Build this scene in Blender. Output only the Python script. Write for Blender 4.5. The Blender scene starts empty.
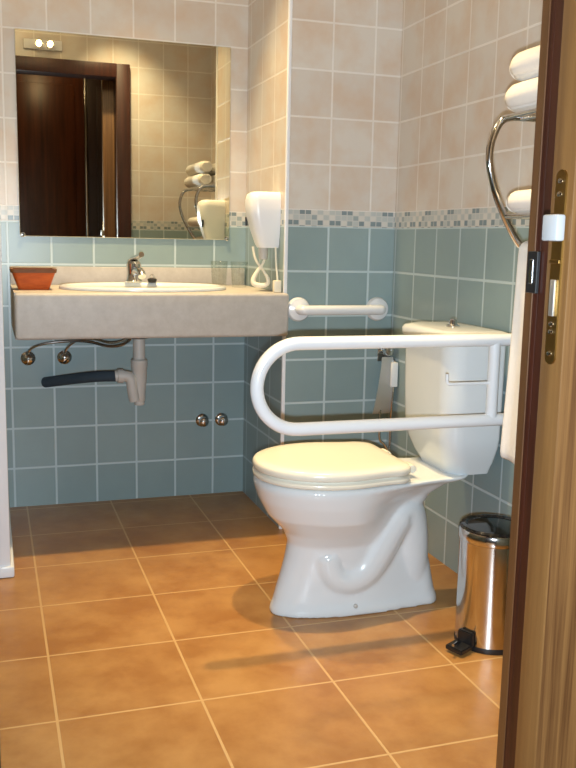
import bpy, bmesh, math, random
from mathutils import Vector, Matrix
random.seed(7)
S = bpy.context.scene
COL = S.collection
PI = math.pi
S.view_settings.view_transform = 'Standard'
S.view_settings.look = 'None'
S.view_settings.gamma = 1
S.view_settings.exposure = 0.0
S.view_settings.use_curve_mapping = False

# ------------------------------------------------------------------ materials
def lin(c):
    o = []
    for v in c:
        v /= 255
        o.append(v / 12.92 if v <= .04045 else ((v + .055) / 1.055) ** 2.4)
    return (*o, 1)

class NT:
    def __init__(s, name):
        s.m = bpy.data.materials.new(name); s.m.use_nodes = True
        s.t = s.m.node_tree; s.n = s.t.nodes; s.b = s.n['Principled BSDF']
    def node(s, k, **kw):
        n = s.n.new(k)
        for a, v in kw.items(): setattr(n, a, v)
        return n
    def link(s, a, b): s.t.links.new(a, b)
    def put(s, sock, v):
        if hasattr(v, 'is_output'): s.link(v, sock)
        else: sock.default_value = v
    def math(s, op, a, b=None, c=None):
        n = s.node('ShaderNodeMath', operation=op)
        s.put(n.inputs[0], a)
        if b is not None: s.put(n.inputs[1], b)
        if c is not None: s.put(n.inputs[2], c)
        return n.outputs[0]
    def mix(s, f, a, b, mode='MIX'):
        n = s.node('ShaderNodeMix', data_type='RGBA', blend_type=mode)
        s.put(n.inputs[0], f); s.put(n.inputs[6], a); s.put(n.inputs[7], b)
        return n.outputs[2]
    def noise(s, scale, detail=3, vec=None, rough=.55):
        n = s.node('ShaderNodeTexNoise'); n.inputs['Scale'].default_value = scale
        n.inputs['Detail'].default_value = detail; n.inputs['Roughness'].default_value = rough
        if vec is not None: s.link(vec, n.inputs['Vector'])
        return n.outputs['Fac']
    def ramp(s, f, stops, interp='LINEAR'):
        n = s.node('ShaderNodeValToRGB'); s.link(f, n.inputs[0]); e = n.color_ramp
        e.interpolation = interp
        while len(e.elements) < len(stops): e.elements.new(.5)
        for el, (p, c) in zip(e.elements, stops): el.position = p; el.color = c
        return n.outputs[0]
    def coord(s, which='Object'):
        return s.node('ShaderNodeTexCoord').outputs[which]
    def sep(s, v):
        n = s.node('ShaderNodeSeparateXYZ'); s.link(v, n.inputs[0]); return n.outputs
    def comb(s, x, y, z=0.0):
        n = s.node('ShaderNodeCombineXYZ')
        for i, v in enumerate((x, y, z)): s.put(n.inputs[i], v)
        return n.outputs[0]
    def bump(s, h, strength=.3, dist=.002):
        n = s.node('ShaderNodeBump'); n.inputs['Strength'].default_value = strength
        n.inputs['Distance'].default_value = dist; s.link(h, n.inputs['Height'])
        s.link(n.outputs[0], s.b.inputs['Normal'])
    def brick(s, vec, w, mortar, c1, c2, cm):
        n = s.node('ShaderNodeTexBrick', offset=0.0, squash=1.0)
        s.link(vec, n.inputs['Vector'])
        for k, v in (('Scale', 1), ('Mortar Size', mortar), ('Mortar Smooth', .25), ('Bias', 0), ('Brick Width', w), ('Row Height', w)):
            n.inputs[k].default_value = v
        n.inputs['Color1'].default_value = c1; n.inputs['Color2'].default_value = c2; n.inputs['Mortar'].default_value = cm
        return n.outputs

def simple(name, rgb, rough=.5, metal=0, spec=.5, var=0.0, nscale=20, bump=0, **kw):
    t = NT(name); c = lin(rgb)
    t.b.inputs['Roughness'].default_value = rough; t.b.inputs['Metallic'].default_value = metal
    t.b.inputs['Specular IOR Level'].default_value = spec
    f = t.noise(nscale, 3, t.coord())
    d = tuple(min(1, x * (1 + var)) for x in c[:3]) + (1,); e = tuple(x * (1 - var) for x in c[:3]) + (1,)
    t.link(t.mix(f, e, d), t.b.inputs['Base Color'])
    if bump: t.bump(t.noise(nscale * 4, 4, t.coord()), bump, .003)
    for k, v in kw.items(): t.b.inputs[k].default_value = v
    return t.m

Z0, TOP, BEI = .1466, 1.0466, 1.0995
def tile_wall(name, axis, u0):
    t = NT(name); P = t.sep(t.coord()); U = P[axis]; Z = P[2]
    u = t.math('SUBTRACT', U, u0 - 30 * .15)
    blue = t.brick(t.comb(u, t.math('SUBTRACT', Z, Z0 - 3 * .15)), .15, .0042, lin(BLUE1), lin(BLUE2), lin(GROUT_B))
    beig = t.brick(t.comb(u, t.math('SUBTRACT', Z, BEI - .15 * 9)), .15, .0036, lin(BEIGE1), lin(BEIGE2), lin(GROUT_W))
    n1 = t.noise(9, 4, t.coord()); n2 = t.noise(45, 3, t.coord())
    bc = t.mix(t.math('MULTIPLY', n1, .55), blue[0], (*[x * .72 for x in lin(BLUE1)[:3]], 1))
    bc = t.mix(blue[1], bc, lin(GROUT_B))
    gc = t.mix(t.math('MULTIPLY', t.ramp(t.noise(8, 4, t.coord()), [(.4, (0, 0, 0, 1)), (.68, (1, 1, 1, 1))]), .6), beig[0], lin((204, 176, 150)))
    gc = t.mix(t.math('MULTIPLY', beig[1], .65), gc, lin(GROUT_W))
    # mosaic border: nine by three little squares repeated on every tile
    um = t.math('MULTIPLY', t.math('MODULO', u, .15), 46.667); zm = t.math('MULTIPLY', t.math('SUBTRACT', Z, TOP + .002), 57.0)
    wn = t.node('ShaderNodeTexWhiteNoise', noise_dimensions='2D')
    t.link(t.comb(t.math('FLOOR', um), t.math('FLOOR', zm)), wn.inputs['Vector'])
    cell = t.ramp(wn.outputs['Value'], [(0, lin((208, 205, 198))), (.45, lin((184, 189, 187))), (.65, lin((152, 163, 165))), (.82, lin((122, 137, 142)))], 'CONSTANT')
    fx = t.math('FRACT', um); fz = t.math('FRACT', zm)
    edge = t.math('MAXIMUM', t.math('LESS_THAN', fx, .14), t.math('LESS_THAN', fz, .14))
    cell = t.mix(edge, cell, lin((200, 199, 194)))
    c = t.mix(t.math('GREATER_THAN', Z, TOP), bc, cell)
    c = t.mix(t.math('GREATER_THAN', Z, BEI), c, gc)
    t.link(c, t.b.inputs['Base Color'])
    hi = t.math('GREATER_THAN', Z, BEI)
    h = t.math('SUBTRACT', 1.0, t.math('ADD', t.math('MULTIPLY', blue[1], t.math('SUBTRACT', 1.0, hi)), t.math('MULTIPLY', beig[1], hi)))
    t.bump(h, .5, .0012)
    t.b.inputs['Roughness'].default_value = .3
    return t.m

BLUE1, BLUE2, GROUT_B = (146, 166, 167), (138, 159, 162), (186, 202, 206)
BEIGE1, BEIGE2, GROUT_W = (214, 208, 200), (208, 201, 193), (230, 226, 221)
M = {}
M['back'] = tile_wall('tiles_back', 0, -.1238)
M['duct'] = tile_wall('tiles_duct_front', 0, .1518)
M['ret'] = tile_wall('tiles_duct_side', 1, -.045)
M['right'] = tile_wall('tiles_right', 1, -.6584)
M['left'] = tile_wall('tiles_left', 1, -.05)
M['front'] = tile_wall('tiles_front', 0, .395)

def floor_mat():
    t = NT('terracotta_floor'); P = t.sep(t.coord()); s = .3076
    vec = t.comb(t.math('SUBTRACT', P[0], -.8325 - 20 * s), t.math('SUBTRACT', P[1], -1.5756 - 20 * s))
    b = t.brick(vec, s, .0032, lin((176, 132, 78)), lin((166, 120, 66)), lin((196, 158, 106)))
    n = t.noise(5.5, 5, t.coord(), .62); n2 = t.noise(26, 4, t.coord())
    c = t.mix(t.ramp(n, [(.36, (0, 0, 0, 1)), (.62, (1, 1, 1, 1))]), b[0], lin((142, 92, 40)))
    c = t.mix(t.math('MULTIPLY', n2, .45), c, lin((186, 138, 80)))
    c = t.mix(b[1], c, lin((194, 156, 104)))
    t.link(c, t.b.inputs['Base Color'])
    t.link(t.math('ADD', .26, t.math('MULTIPLY', n2, .2)), t.b.inputs['Roughness'])
    t.bump(t.math('ADD', t.math('SUBTRACT', 1.0, b[1]), t.math('MULTIPLY', n2, .25)), .4, .0015)
    return t.m
M['floor'] = floor_mat()

def wood(name, c1, c2, rough=.4, scale=(60, 60, 3), grain=1.0):
    t = NT(name); mp = t.node('ShaderNodeMapping'); t.link(t.coord(), mp.inputs['Vector'])
    mp.inputs['Scale'].default_value = scale
    n = t.noise(1.0, 6, mp.outputs[0], .65)
    w = t.ramp(n, [(.32, lin(c2)), (.62, lin(c1))])
    t.link(w, t.b.inputs['Base Color']); t.b.inputs['Roughness'].default_value = rough
    t.bump(n, .15 * grain, .001)
    return t.m
M['trim_wood_lit'] = wood('trim_wood_lit', (98, 66, 38), (80, 50, 27))  # lighter version of the frame wood, with the lit side painted in
M['jamb_wood'] = wood('jamb_wood', (64, 28, 15), (40, 15, 8), .45)
M['leaf_wood'] = wood('leaf_wood', (124, 88, 50), (80, 50, 26), .38, (110, 110, 2.2), 1.6)
M['leaf_edge'] = wood('leaf_edge_wood', (120, 86, 48), (102, 70, 38), .4, (70, 70, 2))
M['wardrobe'] = wood('wardrobe_wood', (92, 46, 22), (58, 25, 11), .35, (26, 26, 1.5))
M['wardrobe_dark'] = wood('wardrobe_dark_wood', (52, 28, 20), (34, 16, 12), .4, (26, 26, 1.5))
M['plaster'] = simple('plaster', (205, 196, 180), .8, var=.04)
M['ceiling'] = simple('ceiling_paint', (225, 220, 210), .85, var=.02)
M['ceramic'] = simple('white_ceramic', (216, 221, 224), .14, var=.015, nscale=4)
M['seat'] = simple('seat_plastic', (226, 222, 208), .22, var=.015, nscale=4)
M['enamel'] = simple('white_enamel', (228, 231, 235), .24, var=.01, nscale=6)
M['chrome'] = simple('chrome', (215, 216, 218), .1, 1, var=.02)
M['steel'] = simple('polished_steel', (205, 202, 198), .14, 1, var=.03, nscale=5)
M['black'] = simple('black_plastic', (26, 26, 28), .35, var=.1)
M['black_gloss'] = simple('black_gloss', (22, 24, 26), .08, var=.1)
M['rubber'] = simple('pipe_foam', (52, 66, 78), .75, var=.12, nscale=60, bump=.2)
M['grey_pvc'] = simple('grey_pvc', (190, 186, 180), .45, var=.04)
M['latch'] = simple('satin_latch', (172, 174, 176), .4, 0, var=.03)
M['nickel'] = simple('brushed_nickel', (225, 224, 220), .5, 1, var=.03)
M['brass'] = simple('dull_brass', (150, 118, 62), .42, 1, var=.12, nscale=40)
M['white_plastic'] = simple('white_plastic', (238, 240, 244), .3, var=.01)
M['cord'] = simple('ivory_cord', (232, 226, 208), .45, var=.03)
M['towel'] = simple('towel_cotton', (244, 240, 234), .95, spec=.1, var=.03, nscale=90, bump=.6)
M['paper'] = simple('tissue', (240, 240, 238), .9, spec=.1, var=.02)
M['bowl'] = wood('orange_wood', (196, 92, 36), (168, 66, 22), .4, (14, 14, 60))
M['bowl_rim'] = wood('bowl_rim_wood', (122, 74, 34), (96, 54, 24), .5, (20, 20, 20))
M['hall'] = simple('hall_paint', (120, 96, 72), .8, var=.04)

def stone(name):
    t = NT(name); n = t.noise(30, 6, t.coord(), .7); n2 = t.noise(220, 2, t.coord())
    c = t.ramp(n, [(.3, lin((182, 176, 169))), (.7, lin((198, 193, 187)))])
    c = t.mix(t.math('MULTIPLY', n2, .25), c, lin((168, 158, 148)))
    t.link(c, t.b.inputs['Base Color']); t.b.inputs['Roughness'].default_value = .5
    return t.m
M['stone'] = stone('beige_stone')
def mirror_mat():
    t = NT('mirror_silver'); t.b.inputs['Metallic'].default_value = 1; t.b.inputs['Roughness'].default_value = .012
    t.b.inputs['Base Color'].default_value = (.80, .80, .70, 1)
    return t.m
M['mirror'] = mirror_mat()
def glass_mat(name):
    t = NT(name); out = t.n['Material Output']; t.n.remove(t.b)
    tr = t.node('ShaderNodeBsdfTransparent'); tr.inputs[0].default_value = (.95, .965, .96, 1)
    gl = t.node('ShaderNodeBsdfGlossy'); gl.inputs['Roughness'].default_value = .02
    fr = t.node('ShaderNodeLayerWeight'); fr.inputs['Blend'].default_value = .2
    mx = t.node('ShaderNodeMixShader'); t.link(t.math('ADD', .05, t.math('MULTIPLY', t.math('POWER', fr.outputs['Facing'], 2.5), .6)), mx.inputs[0]); t.link(tr.outputs[0], mx.inputs[1]); t.link(gl.outputs[0], mx.inputs[2])
    t.link(mx.outputs[0], out.inputs[0])
    return t.m
M['glass'] = glass_mat('clear_glass')
def emit(name, c, s):
    t = NT(name); t.b.inputs['Emission Color'].default_value = c; t.b.inputs['Emission Strength'].default_value = s
    t.b.inputs['Base Color'].default_value = (1, .9, .7, 1)
    return t.m
M['bulb'] = emit('bulb_glow', (1, .66, .25, 1), 55)

# ------------------------------------------------------------------ mesh helpers
def box(bm, x0, x1, y0, y1, z0, z1, bev=0, seg=2, mi=0):
    r = bmesh.ops.create_cube(bm, size=1)
    vs = r['verts']
    for v in vs:
        v.co = Vector(((x0 + x1) / 2 + v.co.x * (x1 - x0), (y0 + y1) / 2 + v.co.y * (y1 - y0), (z0 + z1) / 2 + v.co.z * (z1 - z0)))
    fs = list({f for v in vs for f in v.link_faces})
    for f in fs: f.material_index = mi
    if bev:
        es = list({e for v in vs for e in v.link_edges})
        bmesh.ops.bevel(bm, geom=es, offset=bev, segments=seg, affect='EDGES', profile=.5)
    return bm

def loft(bm, rings, cap=True, closed=False):
    rv = [[bm.verts.new(p) for p in r] for r in rings]
    n = len(rv[0])
    seq = list(zip(rv, rv[1:])) + ([(rv[-1], rv[0])] if closed else [])
    for a, b in seq:
        for i in range(n):
            j = (i + 1) % n
            bm.faces.new((a[i], a[j], b[j], b[i]))
    if cap and not closed:
        bm.faces.new(list(reversed(rv[0]))); bm.faces.new(rv[-1])
    return rv

def lathe(bm, prof, c=(0, 0, 0), n=40, axis='Z', cap=True, sx=1, sy=1):
    rings = []
    for r, h in prof:
        ring = []
        for i in range(n):
            a = 2 * PI * i / n
            p = (r * math.cos(a) * sx, r * math.sin(a) * sy, h)
            if axis == 'X': p = (p[2], p[0], p[1])
            elif axis == 'Y': p = (p[1], p[2], p[0])
            ring.append((c[0] + p[0], c[1] + p[1], c[2] + p[2]))
        rings.append(ring)
    loft(bm, rings, cap)
    return bm

def smooth_path(pts, it=3):
    P = [Vector(p) for p in pts]
    for _ in range(it):
        Q = [P[0]]
        for a, b in zip(P, P[1:]):
            Q += [a * .75 + b * .25, a * .25 + b * .75]
        Q.append(P[-1]); P = Q
    return P

def tube(bm, pts, r, n=14, closed=False, ry=None):
    P = [Vector(p) for p in pts]; m = len(P); rings = []
    t0 = (P[1] - P[0]).normalized()
    ref = Vector((0, 0, 1)) if abs(t0.z) < .9 else Vector((1, 0, 0))
    u = t0.cross(ref).normalized()
    for i in range(m):
        if closed: t = (P[(i + 1) % m] - P[i - 1]).normalized()
        else: t = (P[min(i + 1, m - 1)] - P[max(i - 1, 0)]).normalized()
        u = (u - t * u.dot(t)).normalized(); w = t.cross(u)
        rr = r[min(i, len(r) - 1)] if isinstance(r, (list, tuple)) else r
        rings.append([P[i] + u * rr * math.cos(2 * PI * k / n) + w * (ry or rr) * math.sin(2 * PI * k / n) for k in range(n)])
    loft(bm, rings, not closed, closed)
    return bm

def obj(name, bm, mat, parent=None, smooth=True, angle=35, mods=()):
    bmesh.ops.recalc_face_normals(bm, faces=bm.faces[:])
    me = bpy.data.meshes.new(name); bm.to_mesh(me); bm.free()
    for m in (mat if isinstance(mat, (list, tuple)) else [mat]): me.materials.append(m)
    o = bpy.data.objects.new(name, me); COL.objects.link(o)
    if parent:
        o.parent = parent; o.matrix_parent_inverse = Matrix.Translation(parent.location).inverted()
    if smooth:
        me.shade_smooth()
        if angle < 180:
            try:
                me.set_sharp_from_angle(angle=math.radians(angle))
            except Exception: pass
    for k, kw in mods:
        md = o.modifiers.new(k, k)
        for a, v in kw.items(): setattr(md, a, v)
    return o
def tag(o, label, cat, group=None):
    o['label'] = label; o['category'] = cat
    if group: o['group'] = group
    return o
def thing(name, label, cat, loc, group=None):
    o = bpy.data.objects.new(name, None); o.empty_display_size = .05; o.location = loc; COL.objects.link(o)
    return tag(o, label, cat, group)
def struct(name, bm, mat, parent=None, **kw):
    o = obj(name, bm, mat, parent, **kw)
    if not parent: o['kind'] = 'structure'
    return o
B = bmesh.new
def dup(root, delta, label):
    r = root.copy(); COL.objects.link(r); r.location = root.location + Vector(delta); r['label'] = label
    for ch in [o for o in bpy.data.objects if o.parent == root]:
        c = ch.copy(); COL.objects.link(c); c.parent = r
        for g in [o for o in bpy.data.objects if o.parent == ch]:
            d = g.copy(); COL.objects.link(d); d.parent = c
    return r

# ------------------------------------------------------------------ room shell
XR, XL, YF, ZC = .395, -1.75, -2.25, 2.45
YD = -.495                       # front of the boxed-out duct behind the toilet
OX0, OX1, OZ = -.943, -.190, 1.93   # door opening
YH = -4.42
struct('floor', box(B(), XL - .1, 1.0, YH - .1, .1, -.1, 0), M['floor'], smooth=False)
struct('ceiling', box(B(), XL - .1, 1.0, YH - .1, .1, ZC, ZC + .1), M['ceiling'], smooth=False)
struct('wall_back', box(B(), XL, XR, 0, .1, 0, ZC), M['back'], smooth=False)
bm = box(B(), 0, XR, YD, 0, 0, ZC)
bm.normal_update()
for f in bm.faces: f.material_index = 1 if abs(f.normal.x) > .5 else 0
struct('wall_duct', bm, [M['duct'], M['ret']], smooth=False)
struct('wall_right', box(B(), XR, XR + .1, YF - .1, .1, 0, ZC), M['right'], smooth=False)
struct('wall_left', box(B(), XL - .1, XL, YF - .1, .1, 0, ZC), M['left'], smooth=False)
bm = B()
box(bm, XL, OX0 - .02, YF - .1, YF, 0, ZC); box(bm, OX1 + .02, XR, YF - .1, YF, 0, ZC); box(bm, OX0 - .02, OX1 + .02, YF - .1, YF, OZ + .02, ZC)
struct('wall_front', bm, M['front'], smooth=False)
bm = B(); box(bm, -1.75, -1.65, YH, YF - .1, 0, ZC); box(bm, .9, 1.0, YH, YF - .1, 0, ZC); box(bm, -1.75, 1.0, YH - .1, YH, 0, ZC); box(bm, XR + .1, 1.0, YF - .2, YF - .1, 0, ZC)
struct('wall_hall', bm, M['hall'], smooth=False)
struct('trim_1', box(B(), -.004, .008, YD - .004, YD + .008, 0, ZC, .002), M['white_plastic'])

# door frame: jambs and head set in the opening, casing on the room side
bm = B()
box(bm, OX0 - .02, OX0, YF - .1, YF, 0, OZ + .02, .001, 1); box(bm, OX1, OX1 + .02, YF - .1, YF, 0, OZ + .02, .001, 1); box(bm, OX0, OX1, YF - .1, YF, OZ, OZ + .02, .001, 1)
fr = struct('trim_2', bm, M['jamb_wood'])
bm = B()
W = .08
box(bm, OX0 - W, OX0, YF, YF + .03, 0, OZ + W, .004); box(bm, OX1, OX1 + W, YF, YF + .03, 0, OZ + W, .004); box(bm, OX0, OX1, YF, YF + .03, OZ, OZ + W, .004)
struct('casing', bm, M['jamb_wood'], fr)
struct('casing_edge_lit', box(B(), OX1 - .002, OX1, YF + .010, YF + .029, .0, OZ, .0005, 1), M['trim_wood_lit'], fr)  # lit side of the casing, painted as a strip of lighter wood
sp = struct('strike_plate', box(B(), OX1 - .006, OX1 - .0005, YF - .004, YF + .022, .93, .99, .001, 1), M['black'], fr)
sp['label'] = 'black strike plate with a bright slot'
struct('strike_slot', box(B(), OX1 - .0075, OX1 - .0055, YF + .006, YF + .014, .944, .978, .0005, 1), M['chrome'], sp)

# sliding leaf drawn back at the right, its lock edge towards the opening
LX, LY0, LY1 = -.257, -2.413, -2.366
bm = B(); box(bm, LX, .56, LY0, LY1, .008, 2.04, .0025, 2)
bm.normal_update()
for f in bm.faces: f.material_index = 1 if f.normal.x < -.3 else 0
leaf = struct('door_1', bm, [M['leaf_wood'], M['leaf_edge']])
YM = (LY0 + LY1) / 2
def plate(bm, x0, x1, yc, hw, za, zb):
    n = 12; pts = []
    for i in range(n + 1): a = PI * i / n; pts.append((yc + hw * math.cos(a), zb - hw + hw * math.sin(a)))
    for i in range(n + 1): a = PI + PI * i / n; pts.append((yc + hw * math.cos(a), za + hw + hw * math.sin(a)))
    loft(bm, [[(x0, y, z) for y, z in pts], [(x1, y, z) for y, z in pts]])
    return bm
fp = struct('lock_plate', plate(B(), LX - .0025, LX + .01, YM, .0105, .848, 1.092), M['brass'], leaf)
struct('latch_bolt', box(B(), LX - .016, LX - .0026, YM - .0165, YM + .0155, 1.004, 1.037, .003), M['latch'], fp)['label'] = 'bright square latch bolt'
struct('dead_bolt', box(B(), LX - .006, LX - .0024, YM - .0055, YM + .0045, .910, .956, .001), M['nickel'], fp)
struct('crossbar', box(B(), LX - .005, LX - .0024, YM - .0105, YM + .0105, 0.976, .981, .0005, 1), M['brass'], fp)
for z in (1.078, 1.062, .900, .890, .862):
    struct('screw', lathe(B(), [(.0005, -.0055), (.003, -.005), (.0042, -.002), (.0042, .001)], (LX, YM, z), 14, 'X'), M['chrome'], fp)

# ------------------------------------------------------------------ mirror
mr = thing('wall_mirror', 'large frameless rectangular mirror on the tiled wall above the washbasin', 'mirror', (-.45, 0, .995))
obj('mirror_glass', box(B(), -.832, -.066, -.008, -.002, .995, 1.697, .0015, 1), M['mirror'], mr, smooth=False)
for x, z in ((-.075, 1.0), (-.822, 1.0)):
    obj('mirror_clip', lathe(B(), [(.0085, -.001), (.0085, -.012), (.006, -.0145), (.001, -.015)], (x, 0, z), 18, 'Y'), M['chrome'], mr)

# ------------------------------------------------------------------ vanity counter with an oval cut-out
CX0, CX1, CT, CB = -.869, .010, .824, .680
BC = (-.435, -.275); BA, BB = .262, .178
ct = thing('vanity_counter', 'beige stone washbasin counter with deep front apron hung between the tiled walls', 'counter', (-.44, -.25, CB))
def oval_slab(z0, z1):
    bm = B(); n = 72
    inn, out = [], []
    xa, xb, ya, yb = CX0, -.0055, YD - .0045, -.001
    angs = sorted(set([2 * PI * i / n for i in range(n)] + [math.atan2(y - BC[1], x - BC[0]) % (2 * PI) for x in (xa, xb) for y in (ya, yb)]))
    for a in angs:
        c, s = math.cos(a), math.sin(a)
        k = min(((xb if c > 0 else xa) - BC[0]) / c if abs(c) > 1e-9 else 9e9, ((yb if s > 0 else ya) - BC[1]) / s if abs(s) > 1e-9 else 9e9)
        out.append((BC[0] + c * k, BC[1] + s * k))
        r = 1 / math.hypot(c / BA, s / BB); inn.append((BC[0] + c * r, BC[1] + s * r))
    m = len(angs)
    V = [[bm.verts.new((x, y, z)) for x, y in ring] for ring, z in ((inn, z1), (out, z1), (out, z0), (inn, z0))]
    for a, b in ((0, 1), (1, 2), (2, 3), (3, 0)):
        for i in range(m):
            j = (i + 1) % m; bm.faces.new((V[a][i], V[a][j], V[b][j], V[b][i]))
    return bm
obj('slab', oval_slab(CT - .028, CT), M['stone'], ct, angle=30)
obj('apron', box(B(), CX0, CX1, YD - .026, YD - .0048, CB, CT + .0003, .011, 4), M['stone'], ct)
obj('end_panel', box(B(), CX0, CX0 + .02, YD - .0045, -.001, CB, CT - .0282, .002), M['stone'], ct)
obj('backsplash', box(B(), CX0, -.0055, -.016, -.001, CT, .889, .003), M['stone'], ct)

# ------------------------------------------------------------------ washbasin
wb = thing('washbasin', 'white oval washbasin set into the beige stone counter', 'washbasin', (BC[0], BC[1], CT - .15))
prof = [(1.085, .001), (1.09, .006), (1.07, .012), (1.03, .014), (.985, .010), (.955, -.004), (.93, -.03), (.86, -.08), (.68, -.125), (.40, -.145), (.12, -.150), (.10, -.16), (.38, -.156), (.72, -.136), (.92, -.09), (.975, -.03), (.975, .0)]
bm = B(); lathe(bm, [(r, z) for r, z in prof], (BC[0], BC[1], CT), 72, cap=False, sx=BA, sy=BB)
obj('basin_bowl', bm, M['ceramic'], wb, angle=180)
obj('drain_ring', lathe(B(), [(.004, 0), (.022, 0), (.024, .004), (.018, .006), (.004, .004)], (BC[0], BC[1], CT - .156), 28), M['chrome'], wb)

# ------------------------------------------------------------------ faucet
FX, FY = -.447, -.118
fz = CT + .0135
fa = thing('basin_mixer_tap', 'chrome single-lever mixer tap behind the oval washbasin', 'tap', (FX, FY, fz - .001))
obj('body', lathe(B(), [(.030, 0), (.031, .006), (.027, .013), (.025, .034), (.0265, .06), (.027, .068), (.021, .076), (.004, .078)], (FX, FY, fz), 32), M['chrome'], fa)
sp_ = smooth_path([(FX, FY, fz + .036), (FX + .004, FY - .04, fz + .046), (FX + .012, FY - .085, fz + .042), (FX + .014, FY - .1, fz + .026)])
obj('spout', tube(B(), sp_, .0145, 18), M['chrome'], fa)
obj('lever', tube(B(), smooth_path([(FX, FY + .006, fz + .078), (FX + .002, FY - .006, fz + .087), (FX + .008, FY - .045, fz + .092), (FX + .014, FY - .088, fz + .102)]), [.021 - .00045 * i for i in range(26)], 16, ry=.009), M['chrome'], fa)
obj('lift_rod', tube(B(), [(FX, FY + .022, fz + .01), (FX, FY + .022, fz + .055)], .0028, 10), M['chrome'], fa)

# plug resting on the rim
pl = thing('basin_plug', 'small dark round plug lying on the basin rim right of the tap', 'plug', (-.380, -.115, CT + .012))
obj('stopper', lathe(B(), [(.004, 0), (.0135, .001), (.0165, .008), (.0175, .013), (.012, .0165), (.003, .018)], (-.380, -.112, CT + .0125), 24), M['black'], pl)
obj('ring_pull', tube(B(), [(-.380 + .007 * math.cos(a), -.112, CT + .035 + .007 * math.sin(a)) for a in [2 * PI * i / 20 for i in range(20)]], .0015, 8, True), M['chrome'], pl)

# ------------------------------------------------------------------ wooden bowl
wx, wy = -.803, -.30
def sq_ring(h, r, z, n=6):
    pts = []
    for q in range(4):
        cx, cy = ((1, 1), (-1, 1), (-1, -1), (1, -1))[q]
        for i in range(n + 1):
            a = q * PI / 2 + PI / 2 * i / n
            pts.append((wx + cx * (h - r) + r * math.cos(a), wy + cy * (h - r) + r * math.sin(a), z))
    return pts
wbw = thing('wooden_bowl', 'square flared orange-brown wooden bowl on the left end of the counter', 'bowl', (wx, wy, CT))
bm = B(); loft(bm, [sq_ring(.0475, .01, CT + .0005), sq_ring(.049, .01, CT + .004), sq_ring(.058, .011, CT + .03), sq_ring(.067, .012, CT + .056), sq_ring(.061, .01, CT + .056), sq_ring(.051, .009, CT + .03), sq_ring(.042, .009, CT + .009)])
obj('bowl_body', bm, M['bowl'], wbw)
bm = B(); loft(bm, [sq_ring(.0705, .012, CT + .0555), sq_ring(.0725, .012, CT + .067), sq_ring(.064, .01, CT + .067), sq_ring(.062, .01, CT + .0555)], cap=False, closed=True)
obj('bowl_rim', bm, M['bowl_rim'], wbw)

# ------------------------------------------------------------------ tumblers
def tumbler(x, y, label):
    z = CT
    o = obj('drinking_glass', lathe(B(), [(.002, .0005), (.025, .0005), (.0265, .003), (.0325, .092), (.0318, .0935), (.0308, .092), (.0252, .01), (.002, .008)], (x, y, z), 36), M['glass'], angle=50)
    return tag(o, label, 'glass', 'tumblers on the counter')
tumbler(-.128, -.10, 'clear drinking glass on the counter, nearer the washbasin of the two')
tumbler(-.066, -.155, 'clear drinking glass on the counter, nearer the hair dryer of the two')

# ------------------------------------------------------------------ hair dryer on the duct side
hd = thing('wall_hair_dryer', 'white wall hair dryer with hanging coiled cord beside the mirror', 'hair dryer', (0, -.385, .96))
def hd_ring(z, x, y0, y1, r):
    pts = [(-.0005, y1, z)]
    n = 6
    for i in range(n + 1):
        a = PI / 2 * i / n; pts.append((-(x - r) - r * math.sin(a), y1 - r + r * math.cos(a), z))
    for i in range(n + 1):
        a = PI / 2 * i / n; pts.append((-(x - r) - r * math.cos(a), y0 + r - r * math.sin(a), z))
    pts.append((-.0005, y0, z))
    return pts
bm = B(); loft(bm, [hd_ring(z, x, a, b, r) for z, x, a, b, r in ((.972, .062, -.42, -.355, .02), (.985, .07, -.427, -.35, .022), (1.03, .086, -.435, -.342, .028), (1.08, .1, -.44, -.335, .03), (1.13, .104, -.44, -.333, .03), (1.15, .098, -.436, -.337, .03), (1.158, .085, -.428, -.345, .028))])
obj('housing', bm, M['white_plastic'], hd, angle=50)
obj('nozzle', lathe(B(), [(.014, 0), (.017, -.008), (.015, -.04), (.012, -.042), (.01, -.03)], (-.045, -.39, .974), 20), M['grey_pvc'], hd)
obj('switch', box(B(), -.098, -.0905, -.352, -.340, 1.045, 1.075, .002), M['black'], hd)
# coiled loop
P = smooth_path([(-.075, -.365, .975), (-.07, -.375, .93), (-.045, -.395, .895), (-.028, -.41, .86), (-.04, -.41, .843), (-.07, -.395, .843), (-.082, -.385, .856), (-.066, -.385, .89), (-.046, -.39, .915), (-.038, -.395, .945)], 4)
bm = B(); tube(bm, P, [.0045 + .005 * max(0, math.sin(PI * min(1, max(0, (i - len(P) * .25) / (len(P) * .6))))) for i in range(len(P))], 12)
obj('coiled_cord', bm, M['cord'], hd)
obj('mains_cable', tube(B(), smooth_path([(-.012, -.425, .975), (-.012, -.432, .92), (-.008, -.44, .87), (-.008, -.445, CT + .006)]), .0035, 10), M['cord'], hd)
sb = obj('soap_block', box(B(), -.03, -.004, -.475, -.452, CT + .0005, CT + .04, .003), M['cord'])
tag(sb, 'small ivory box standing on the counter corner below the hair dryer', 'box')

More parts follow.
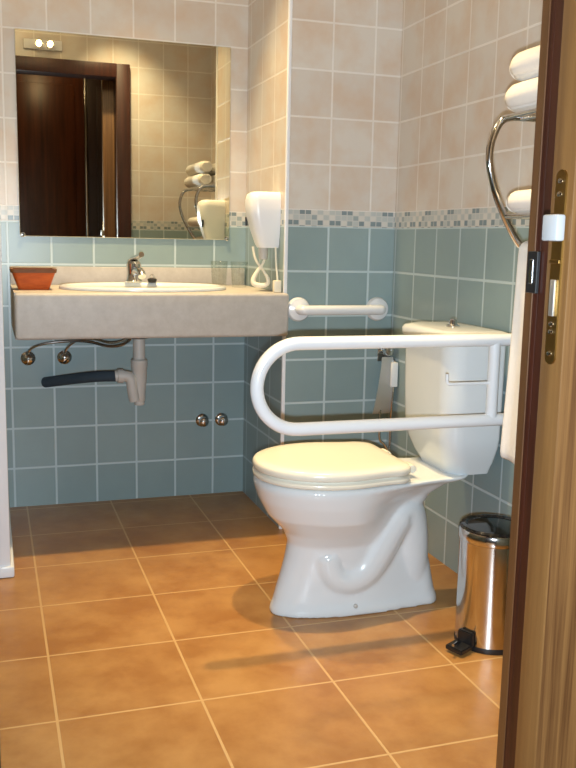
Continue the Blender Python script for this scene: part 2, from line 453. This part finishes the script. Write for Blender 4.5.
# ------------------------------------------------------------------ pipes below the counter
def valve(x, z, label, group):
    t = thing('stop_valve', label, 'valve', (x, 0, z), group)
    obj('rosette', lathe(B(), [(.026, .0), (.026, -.004), (.019, -.01), (.012, -.011)], (x, .0, z), 28, 'Y'), M['chrome'], t)
    obj('handle', lathe(B(), [(.009, -.008), (.009, -.022), (.0185, -.024), (.0195, -.03), (.0185, -.042), (.013, -.047), (.002, -.0485)], (x, 0, z), 28, 'Y'), M['chrome'], t)
    return t
v1 = valve(-.815, .557, 'round chrome stop valve under the counter, leftmost of all', 'stop valves under the counter')
v2 = valve(-.686, .558, 'round chrome stop valve under the counter, right of the leftmost one', 'stop valves under the counter')
obj('supply_hose', tube(B(), smooth_path([(-.815, -.02, .566), (-.812, -.02, .592), (-.77, -.03, .612), (-.68, -.04, .622), (-.60, -.06, .622), (-.53, -.09, .60), (-.46, -.115, .62), (-.432, -.115, .70)]), .0052, 10), M['steel'], v1)
obj('supply_hose', tube(B(), smooth_path([(-.686, -.02, .566), (-.684, -.022, .592), (-.64, -.03, .628), (-.58, -.05, .63), (-.52, -.08, .612), (-.45, -.105, .64), (-.422, -.105, .70)]), .0052, 10), M['steel'], v2)
valve(-.168, .299, 'low chrome round valve by the duct wall, left of the pair', 'low capped valves')
valve(-.091, .299, 'low chrome round valve by the duct wall, right of the pair', 'low capped valves')

TX, TY = -.448, -.235
dt = thing('basin_drain_trap', 'grey plastic drain trap with black sleeved waste hose under the counter', 'drain pipe', (TX, TY, .415))
obj('tailpipe', lathe(B(), [(.021, .662), (.021, .55)], (TX, TY, 0), 28), M['grey_pvc'], dt)
obj('basin_flange', lathe(B(), [(.022, .648), (.034, .65), (.038, .653), (.038, .656), (.03, .660), (.022, .661)], (TX, TY, 0), 32), M['black'], dt)
obj('trap_bottle', lathe(B(), [(.010, .412), (.017, .413), (.019, .419), (.017, .424), (.0205, .43), (.021, .46), (.026, .50), (.027, .545), (.029, .548), (.029, .572), (.025, .576), (.019, .578)], (TX, TY, 0), 32), M['grey_pvc'], dt)
obj('elbow', tube(B(), smooth_path([(TX - .018, TY - .01, .43), (TX - .026, TY - .012, .47), (TX - .03, TY - .012, .515), (TX - .062, TY - .01, .521), (TX - .085, TY - .008, .519)]), .0195, 22), M['grey_pvc'], dt)
obj('union_nut', lathe(B(), [(.019, 0), (.025, .001), (.025, .02), (.019, .021)], (TX - .078, TY - .009, .519), 16, 'X'), M['grey_pvc'], dt)
obj('sleeved_hose', tube(B(), smooth_path([(TX - .075, TY - .008, .519), (TX - .14, TY + .04, .513), (TX - .22, TY + .12, .494), (TX - .308, -.001, .466)]), .0195, 20), M['rubber'], dt)
# ------------------------------------------------------------------ wall grab bar behind the toilet
gb = thing('wall_grab_bar', 'short white horizontal grab bar with round flanges on wall behind toilet', 'grab bar', (.19, YD, .77))
yb_ = YD - .05
P = smooth_path([(.048, YD - .004, .769), (.048, yb_ + .012, .769), (.052, yb_, .769), (.075, yb_, .769), (.19, yb_, .769), (.31, yb_, .769), (.334, yb_, .769), (.338, yb_ + .012, .769), (.338, YD - .004, .769)], 3)
obj('bar', tube(B(), P, .0165, 20), M['enamel'], gb)
for x in (.048, .338):
    obj('flange', lathe(B(), [(.041, 0), (.041, -.008), (.036, -.017), (.022, -.022), (.016, -.024)], (x, YD, .769), 36, 'Y'), M['enamel'], gb)

# ------------------------------------------------------------------ fold-down support rail
RY, RT, RB, RXL, rr = -1.42, .764, .5615, -.364, .0158
sr = thing('folding_support_rail', 'white U-shaped fold-down support rail in front of the toilet', 'support rail', (XR, RY, .50))
R = (RT - RB) / 2; zc = (RT + RB) / 2
pts = [(XR - .03, RY, RT)] + [(x, RY, RT) for x in (.25, .1, -.1)]
for i in range(25):
    a = PI / 2 + PI * i / 24
    pts.append((RXL + R + R * math.cos(a), RY, zc + R * math.sin(a)))
pts += [(x, RY, RB) for x in (-.1, .1, .25)] + [(XR - .03, RY, RB)]
obj('loop_tube', tube(B(), pts, rr, 22), M['enamel'], sr)
obj('cross_post', tube(B(), [(.252, RY, RB), (.252, RY, RT)], .0145, 18), M['enamel'], sr)
obj('wall_plate', box(B(), XR - .012, XR - .0005, RY - .04, RY + .04, .5, .83, .004), M['enamel'], sr)
obj('hinge_block', box(B(), XR - .05, XR - .012, RY - .022, RY + .022, .53, .795, .006), M['enamel'], sr)
obj('paper_rod', tube(B(), smooth_path([(.247, RY, .656), (.15, RY, .656), (.128, RY, .656), (.123, RY, .662), (.123, RY, .682)], 2), .0042, 12), M['enamel'], sr)

# ------------------------------------------------------------------ toilet
TY0 = -1.165
to = thing('toilet', 'white close-coupled toilet with its lid closed against the right wall', 'toilet', (0, TY0, 0))
def plan(xf, xm, xb, W, Wb, z, n=28, p=2.1):
    """egg-shaped front, narrower rounded back"""
    up = []
    for i in range(n + 1):
        a = PI / 2 * i / n
        up.append((xm - (xm - xf) * math.cos(a) ** (2 / p), W * math.sin(a) ** (2 / p)))
    rc = min(.05, Wb * .8)
    m = 16
    for i in range(1, m + 1):
        t = i / m; s = t * t * (3 - 2 * t)
        up.append((xm + (xb - rc - xm) * t, W + (Wb - W) * s))
    for i in range(1, 9):
        a = PI / 2 * i / 8
        up.append((xb - rc + rc * math.sin(a), Wb - rc + rc * math.cos(a)))
    up.append((xb, 0))
    pts = [(x, TY0 - y, z) for x, y in up] + [(x, TY0 + y, z) for x, y in reversed(up[1:-1])]
    return pts
sl = [(-.244, .0, .243, .089, .074, 0.0), (-.242, .0, .241, .088, .073, .018), (-.235, .0, .236, .083, .066, .035), (-.226, .0, .230, .079, .058, .07),
      (-.214, -.02, .222, .078, .054, .11), (-.203, -.04, .210, .080, .052, .15), (-.194, -.05, .188, .086, .054, .195), (-.206, -.05, .178, .108, .058, .228), (-.252, -.06, .182, .146, .066, .276),
      (-.276, -.07, .205, .165, .080, .322), (-.287, -.08, .245, .174, .104, .355), (-.289, -.08, .29, .176, .122, .369), (-.284, -.08, .30, .170, .122, .377)]
bm = B()
loft(bm, [plan(*s) for s in sl])
# trapway moulded into both flanks
tp = smooth_path([(-.10, TY0, .17), (-.088, TY0, .112), (-.045, TY0, .088), (.005, TY0, .105), (.045, TY0, .165), (.085, TY0, .24), (.118, TY0, .28), (.145, TY0, .25), (.16, TY0, .16), (.164, TY0, .03)], 3)
n = 22; rings = []
for i, p in enumerate(tp):
    t = (tp[min(i + 1, len(tp) - 1)] - tp[max(i - 1, 0)]).normalized(); w = t.cross(Vector((0, 1, 0)))
    f = i / (len(tp) - 1)
    r = .05 + .014 * math.sin(PI * f); ryy = .086 + .008 * math.sin(PI * f) - .034 * max(0, (f - .62) / .38)
    rings.append([p + Vector((0, 1, 0)) * ryy * (abs(math.cos(a)) ** .8) * (1 if math.cos(a) >= 0 else -1) + w * r * math.sin(a) for a in [2 * PI * k / n for k in range(n)]])
loft(bm, rings)
obj('bowl_pedestal', bm, M['ceramic'], to, angle=180, mods=[('REMESH', dict(mode='VOXEL', voxel_size=.005, use_smooth_shade=True)), ('SMOOTH', dict(factor=.6, iterations=6))])
def slab_plan(d, z, back=.10):
    pts = []
    for s in plan(-.290 + d, -.085, back - d,   .181 - d, .163 - d, z): pts.append(s)
    return pts
bm = B(); loft(bm, [slab_plan(d, z) for d, z in ((.018, .3765), (.018, .381), (.002, .382), (0, .3845), (0, .392), (.002, .395), (.018, .396), (.018, .4005))])
obj('seat', bm, M['seat'], to, angle=180)
bm = B(); loft(bm, [slab_plan(d, z) for d, z in ((.018, .4005), (.018, .4015), (.002, .4022), (.0, .405), (.0, .4165), (.003, .422), (.009, .4255), (.03, .4275), (.07, .4285))])
obj('lid', bm, M['seat'], to, angle=180)
for y in (-1.245, -1.085):
    obj('hinge', lathe(B(), [(.004, -.022), (.0115, -.02), (.0125, -.012), (.0125, .012), (.0115, .02), (.004, .022)], (.118, y, .402), 20, 'Y'), M['seat'], to)
def tank(x0, x1, y0, y1, z, r=.055):
    pts = []
    for cx, cy, a0 in ((x1 - .012, y1 - .012, 0), (x0 + r, y1 - r, 1), (x0 + r, y0 + r, 2), (x1 - .012, y0 + .012, 3)):
        q = .012 if a0 in (0, 3) else r
        for i in range(9):
            a = PI / 2 * (a0 + i / 8); pts.append((cx + q * math.cos(a), cy + q * math.sin(a), z))
    return pts
YC0, YC1 = -1.308, -1.005
bm = B(); loft(bm, [tank(.235, .35, YC0 + .04, YC1 - .04, .3765), tank(.226, .352, YC0 + .032, YC1 - .032, .395), tank(.218, .354, YC0 + .024, YC1 - .02, .411), tank(.202, .357, YC0 + .008, YC1 - .006, .452), tank(.195, .358, YC0 + .003, YC1 - .003, .48), tank(.19, .358, YC0, YC1, .60), tank(.188, .358, YC0 - .002, YC1 + .002, .738)])
obj('cistern', bm, M['ceramic'], to, angle=45)
bm = B(); loft(bm, [tank(.182, .362, YC0 - .007, YC1 + .007, .739), tank(.179, .363, YC0 - .010, YC1 + .010, .745), tank(.179, .363, YC0 - .010, YC1 + .010, .760), tank(.184, .361, YC0 - .005, YC1 + .005, .768), tank(.20, .35, YC0 + .01, YC1 - .01, .772)])
obj('cistern_lid', bm, M['ceramic'], to, angle=50)
obj('flush_button', lathe(B(), [(.019, 0), (.019, .005), (.012, .008), (.010, .02), (.006, .023), (.001, .0235)], (.272, -1.165, .771), 24), M['chrome'], to)
obj('fixing_cap', lathe(B(), [(.006, .004), (.006, -.002), (.003, -.005), (.001, -.0055)], (-.028, TY0 - .086, .028), 14, 'Y'), M['grey_pvc'], to)

# ------------------------------------------------------------------ paper holder on the duct front
ph = thing('paper_holder', 'chrome toilet paper holder with a hinged cover behind the toilet', 'paper holder', (.36, YD, .58))
obj('back_plate', box(B(), .345, .390, YD - .008, YD, .585, .645, .003), M['chrome'], ph)
obj('knob', lathe(B(), [(.004, -.066), (.016, -.062), (.021, -.048), (.018, -.034), (.011, -.022), (.01, -.006)], (.368, YD, .628), 24, 'Y'), M['chrome'], ph)
bm = B()
def cov(z, x0, x1, d): return [(x0, YD - d, z), (x1, YD - d, z), (x1, YD - d - .003, z), (x0, YD - d - .003, z)]
loft(bm, [cov(.405, .318, .384, .040), cov(.43, .320, .385, .050), cov(.50, .328, .386, .058), cov(.57, .338, .386, .056), cov(.605, .345, .386, .044)])
obj('cover', bm, M['nickel'], ph, angle=50)
obj('arm', tube(B(), smooth_path([(.388, YD - .008, .60), (.389, YD - .066, .595), (.386, YD - .066, .54), (.380, YD - .066, .44), (.385, YD - .05, .36), (.387, YD - .05, .285), (.380, YD - .05, .272), (.362, YD - .05, .30), (.345, YD - .05, .31), (.343, YD - .05, .36), (.345, YD - .045, .42)]), .0045, 12), M['chrome'], ph)
tp_ = obj('paper_strip', box(B(), .366, .391, YD - .083, YD - .0700, .505, .59, .003), M['paper'])
tag(tp_, 'narrow strip of white toilet paper hanging from the chrome holder', 'toilet paper')

# ------------------------------------------------------------------ pedal bin
bx_, by_, br = .243, -1.482, .085
pb = thing('pedal_bin', 'small polished steel pedal bin on the floor between toilet and doorway', 'bin', (bx_, by_, 0))
obj('bin_body', lathe(B(), [(br - .002, .012), (br, .014), (br, .272), (br - .002, .274)], (bx_, by_, 0), 64), M['steel'], pb)
obj('base_ring', lathe(B(), [(br - .01, .0005), (br + .001, .001), (br + .002, .008), (br + .0005, .014), (br - .01, .014)], (bx_, by_, 0), 64), M['black'], pb)
obj('lid_band', lathe(B(), [(br - .004, .273), (br + .003, .274), (br + .004, .279), (br + .004, .296), (br + .001, .301), (br - .006, .302)], (bx_, by_, 0), 64), M['steel'], pb)
obj('lid_top', lathe(B(), [(br - .001, .300), (br + .0015, .3045), (br - .003, .309), (br - .012, .310), (br - .018, .306), (.03, .308), (.002, .309)], (bx_, by_, 0), 64), M['black_gloss'], pb)
dv = Vector((-.93, -.36, 0)).normalized(); sv = Vector((-dv.y, dv.x, 0))
def obox(bm, d0, d1, s0, s1, z0, z1, zt=0):
    c = Vector((bx_, by_, 0)); rings = []
    for d, dz in ((d0, 0), (d1, zt)):
        rings.append([c + dv * d + sv * s + Vector((0, 0, z + dz)) for s, z in ((s0, z0), (s1, z0), (s1, z1), (s0, z1))])
    loft(bm, rings); bmesh.ops.bevel(bm, geom=bm.edges[:], offset=.0025, segments=2, affect='EDGES'); return bm
obj('pedal', obox(B(), br + .012, br + .052, -.026, .026, .010, .022, -.004), M['black'], pb)
obj('pedal_bracket', obox(B(), br - .002, br + .012, -.022, .022, .008, .05, .0), M['black'], pb)
obj('pedal_lever', tube(B(), [Vector((bx_, by_, 0)) + dv * (br + .0) + sv * -.014 + Vector((0, 0, .016)), Vector((bx_, by_, 0)) + dv * (br + .03) + sv * -.004 + Vector((0, 0, .026)), Vector((bx_, by_, 0)) + dv * (br + .068) + sv * .012 + Vector((0, 0, .034))], .0035, 10), M['chrome'], pb)
obj('lid_hinge', box(B(), bx_ + br - .004, bx_ + br + .014, by_ - .02, by_ + .02, .255, .30, .003), M['black'], pb)

# ------------------------------------------------------------------ towel rack on the right wall
RK = (-1.535, -1.975)
tr = thing('towel_rack', 'curved chrome towel rack with two shelves on the right wall', 'towel rack', (XR, -1.755, 1.0))
for y in RK:
    P = smooth_path([(XR - .002, y, 1.283), (.25, y, 1.284), (.175, y, 1.283), (.152, y, 1.255), (.136, y, 1.20), (.152, y, 1.13), (.185, y, 1.065), (.222, y, 1.008), (.2425, y, .990), (.30, y, 1.02), (XR - .002, y, 1.03)], 3)
    obj('side_arm', tube(B(), P, .0085, 14), M['chrome'], tr)
    for z in (1.283, 1.03):
        obj('wall_flange', lathe(B(), [(.022, -.0005), (.022, -.006), (.014, -.011), (.009, -.014)], (XR, y, z), 20, 'X'), M['chrome'], tr)
for z, xs in ((1.280, (.17, .215, .26, .305, .35)), (1.062, (.188, .235, .28, .325, .365))):
    for x in xs:
        obj('shelf_bar', tube(B(), [(x, RK[0], z), (x, RK[1], z)], .0052, 12), M['chrome'], tr)
obj('side_bar', tube(B(), [(.185, RK[0], 1.062), (XR - .003, RK[0], 1.062)], .005, 12), M['chrome'], tr)
obj('side_bar', tube(B(), [(.185, RK[1], 1.062), (XR - .003, RK[1], 1.062)], .005, 12), M['chrome'], tr)
obj('towel_bar', tube(B(), [(.2425, RK[0], .990), (.2425, RK[1], .990)], .0075, 14), M['chrome'], tr)

def rolled(x, z, r, label, y0=-1.945, y1=-1.548):
    bm = B(); nt = 3.2; N = 96
    outer = []
    th0 = random.random() * 6
    rings = []
    prof = [(.55, 0), (.86, .006), (.97, .02), (1, .05)]
    ys = [(y0 + d, k) for k, d in prof] + [((y0 + y1) / 2, 1.02)] + [(y1 - d, k) for k, d in reversed(prof)]
    for y, k in ys:
        ring = []
        for i in range(N):
            a = 2 * PI * i / N
            q = r * k * (1 + .03 * math.sin(2 * a + th0) + .012 * math.sin(5 * a + y * 14))
            if abs(a - PI * 1.25) < .05: q *= .93
            ring.append((x + q * math.cos(a), y, z + q * .85 * math.sin(a)))
        rings.append(ring)
    loft(bm, rings)
    return bm
def spiral_end(x, z, r, y):
    bm = B(); P = []
    for i in range(90):
        t = i / 89; a = t * 2 * PI * 3.2; q = r * (.1 + .82 * t)
        P.append((x + q * math.cos(a), y, z + q * .85 * math.sin(a)))
    return tube(bm, P, .0048, 8)
ROLL = 'rolled white towels on the rack'
for x, z, r, lab in ((.195, 1.3197, .040, 'rolled white towel on the rack top shelf, lower front roll'),
                     (.285, 1.3197, .040, 'rolled white towel on the rack top shelf, lower roll by the wall'),
                     (.200, 1.3865, .038, 'rolled white towel on the rack, upper front roll of the pile'),
                     (.288, 1.3865, .038, 'rolled white towel on the rack, upper roll by the wall'),
                     (.206, 1.094, .031, 'single rolled white towel on the lower shelf of the rack')):
    t = thing('rolled_towel', lab, 'towel', (x, -1.755, z - r), ROLL)
    obj('roll', rolled(x, z, r, lab), M['towel'], t, angle=180)
    for y in (-1.945, -1.548): obj('spiral_edge', spiral_end(x, z, r * .86, y), M['towel'], t, angle=180)

# hanging towel: a sheet folded over the bar
bm = B()
ny = 40; prof = []
for i in range(15): prof.append((.222 - .022 * (1 - i / 14), .497 + (.985 - .492) * i / 14, 1))
for i in range(1, 8):
    a = PI - PI * i / 8; prof.append((.2425 + .0205 * math.cos(a), .9862 + .0175 * math.sin(a), 0))
for i in range(15): prof.append((.263 + .010 * (i / 14), .985 - (.985 - .48) * i / 14, 1))
V = []
for k in range(ny + 1):
    y = -1.552 - (.38) * k / ny
    V.append([bm.verts.new((x + fl * (.004 * math.sin(k * .55) + .003 * math.sin(k * .23 + 1)) * min(1, (1.0 - z) * 4), y, z)) for x, z, fl in prof])
for a, b in zip(V, V[1:]):
    for i in range(len(prof) - 1): bm.faces.new((a[i], a[i + 1], b[i + 1], b[i]))
ht = obj('bath_towel', bm, M['towel'], angle=180, mods=[('SOLIDIFY', dict(thickness=.012, offset=0)), ('SUBSURF', dict(levels=1, render_levels=1))])
tag(ht, 'white bath towel hanging from the lower bar of the towel rack', 'towel')

# ------------------------------------------------------------------ shower screen at the left
sc = thing('shower_screen', 'white framed shower screen at the left edge of the room', 'shower screen', (-.925, -.36, 0))
obj('front_post', box(B(), -.945, -.905, -.715, -.675, .03, 1.9, .004), M['enamel'], sc)
obj('wall_post', box(B(), -.940, -.910, -.03, -.001, .03, 1.9, .004), M['enamel'], sc)
obj('bottom_rail', box(B(), -.950, -.895, -.725, -.001, .0005, .034, .005), M['enamel'], sc)
obj('top_rail', box(B(), -.943, -.907, -.715, -.001, 1.88, 1.915, .004), M['enamel'], sc)
obj('pane', box(B(), -.928, -.922, -.68, -.028, .03, 1.885), M['glass'], sc, smooth=False)

# ------------------------------------------------------------------ hall wardrobe and lamp over the door, seen in the mirror
wd = thing('hall_wardrobe', 'dark brown wooden wardrobe in the hall, seen in the mirror', 'wardrobe', (-.4, YH + .3, 0))
obj('carcass', box(B(), -1.5, .86, YH + .001, YH + .56, .001, 2.3, .003), M['wardrobe_dark'], wd)
for x0, x1, m in ((-1.49, -.88, 'wardrobe'), (-.87, -.22, 'wardrobe'), (-.195, .155, 'wardrobe_dark'), (.165, .84, 'wardrobe_dark')):
    d = obj('door_panel', box(B(), x0, x1, YH + .561, YH + .58, .06, 2.27, .003), M[m], wd)
    obj('inset_panel', box(B(), x0 + .07, x1 - .07, YH + .579, YH + .588, .2, 2.12, .004), M[m], d)
obj('edge_strip', box(B(), -.216, -.2, YH + .561, YH + .584, .06, 2.27, .002), M['steel'], wd)

lp = thing('twin_wall_lamp', 'white twin-bulb wall lamp above the doorway, reflected in the mirror', 'lamp', (-.6, YF, 2.1))
obj('lamp_plate', box(B(), -.715, -.5, YF + .0005, YF + .022, 2.055, 2.11, .004), M['white_plastic'], lp)
for x in (-.632, -.57):
    h = obj('lamp_holder', lathe(B(), [(.012, 0), (.012, .03), (.02, .034), (.022, .05)], (x, YF + .02, 2.078), 20, 'Y'), M['chrome'], lp)
    obj('bulb', lathe(B(), [(.010, .05), (.014, .055), (.015, .064), (.010, .073), (.003, .076)], (x, YF + .02, 2.078), 20, 'Y'), M['bulb'], h)

# ------------------------------------------------------------------ lights
def light(name, kind, loc, energy, color, size=.05, target=None, **kw):
    l = bpy.data.lights.new(name, kind); l.energy = energy; l.color = color
    if kind == 'AREA': l.shape = 'DISK'; l.size = size
    else: l.shadow_soft_size = size
    for k, v in kw.items(): setattr(l, k, v)
    o = bpy.data.objects.new(name, l); o.location = loc; COL.objects.link(o)
    if target: o.rotation_euler = (Vector(target) - Vector(loc)).to_track_quat('-Z', 'Y').to_euler()
    return o
WARM = (1, .73, .37)
light('ceiling_downlight_basin', 'SPOT', (-.40, -.46, 2.42), 185, WARM, .03, (-.40, -.46, 0), spot_size=math.radians(70), spot_blend=1)
light('ceiling_downlight_toilet', 'SPOT', (-.10, -1.40, 2.42), 170, WARM, .03, (-.10, -1.40, 0), spot_size=math.radians(48), spot_blend=1)
light('room_fill', 'POINT', (-.75, -1.25, 2.32), 9, (1, .80, .50), .09)  # added soft fill to lift the walls, not a real fitting
light('door_wall_fill', 'SPOT', (-.25, -1.86, 2.42), 70, (1, .80, .48), .03, (-.1, -2.25, 1.15), spot_size=math.radians(75), spot_blend=1)  # added fill that brightens the door wall in the mirror, no real downlight
light('hall_fill', 'POINT', (-.55, -3.4, 2.3), 4, (1, .72, .38), .08)  # added dim fill for the wardrobe in the mirror, no actual hall lamp

CAM = Vector((-.9369, -3.3672, .9985))
yaw, pitch, roll, fpx = .3212, -.1588, .02, 897.03
fw = Vector((math.sin(yaw) * math.cos(pitch), math.cos(yaw) * math.cos(pitch), math.sin(pitch)))
rt = Vector((math.cos(yaw), -math.sin(yaw), 0)); up = rt.cross(fw)
c, s = math.cos(roll), math.sin(roll)
r2 = rt * c + up * s; u2 = up * c - rt * s
FL = CAM - u2 * .05 + fw * .03
light('camera_flash', 'SPOT', FL, 172, (.77, .895, 1), .012, FL + fw, spot_size=math.radians(110), spot_blend=.7)

cd = bpy.data.cameras.new('camera'); cam = bpy.data.objects.new('camera', cd); COL.objects.link(cam)
mw = Matrix((r2, u2, -fw)).transposed().to_4x4(); mw.translation = CAM; cam.matrix_world = mw
cd.sensor_fit = 'VERTICAL'; cd.sensor_height = 36; cd.lens = fpx * 36 / 768; cd.clip_start = .02
S.camera = cam
w = bpy.data.worlds.new('world'); S.world = w; w.use_nodes = True
w.node_tree.nodes['Background'].inputs[0].default_value = (.5, .55, .6, 1); w.node_tree.nodes['Background'].inputs[1].default_value = .02
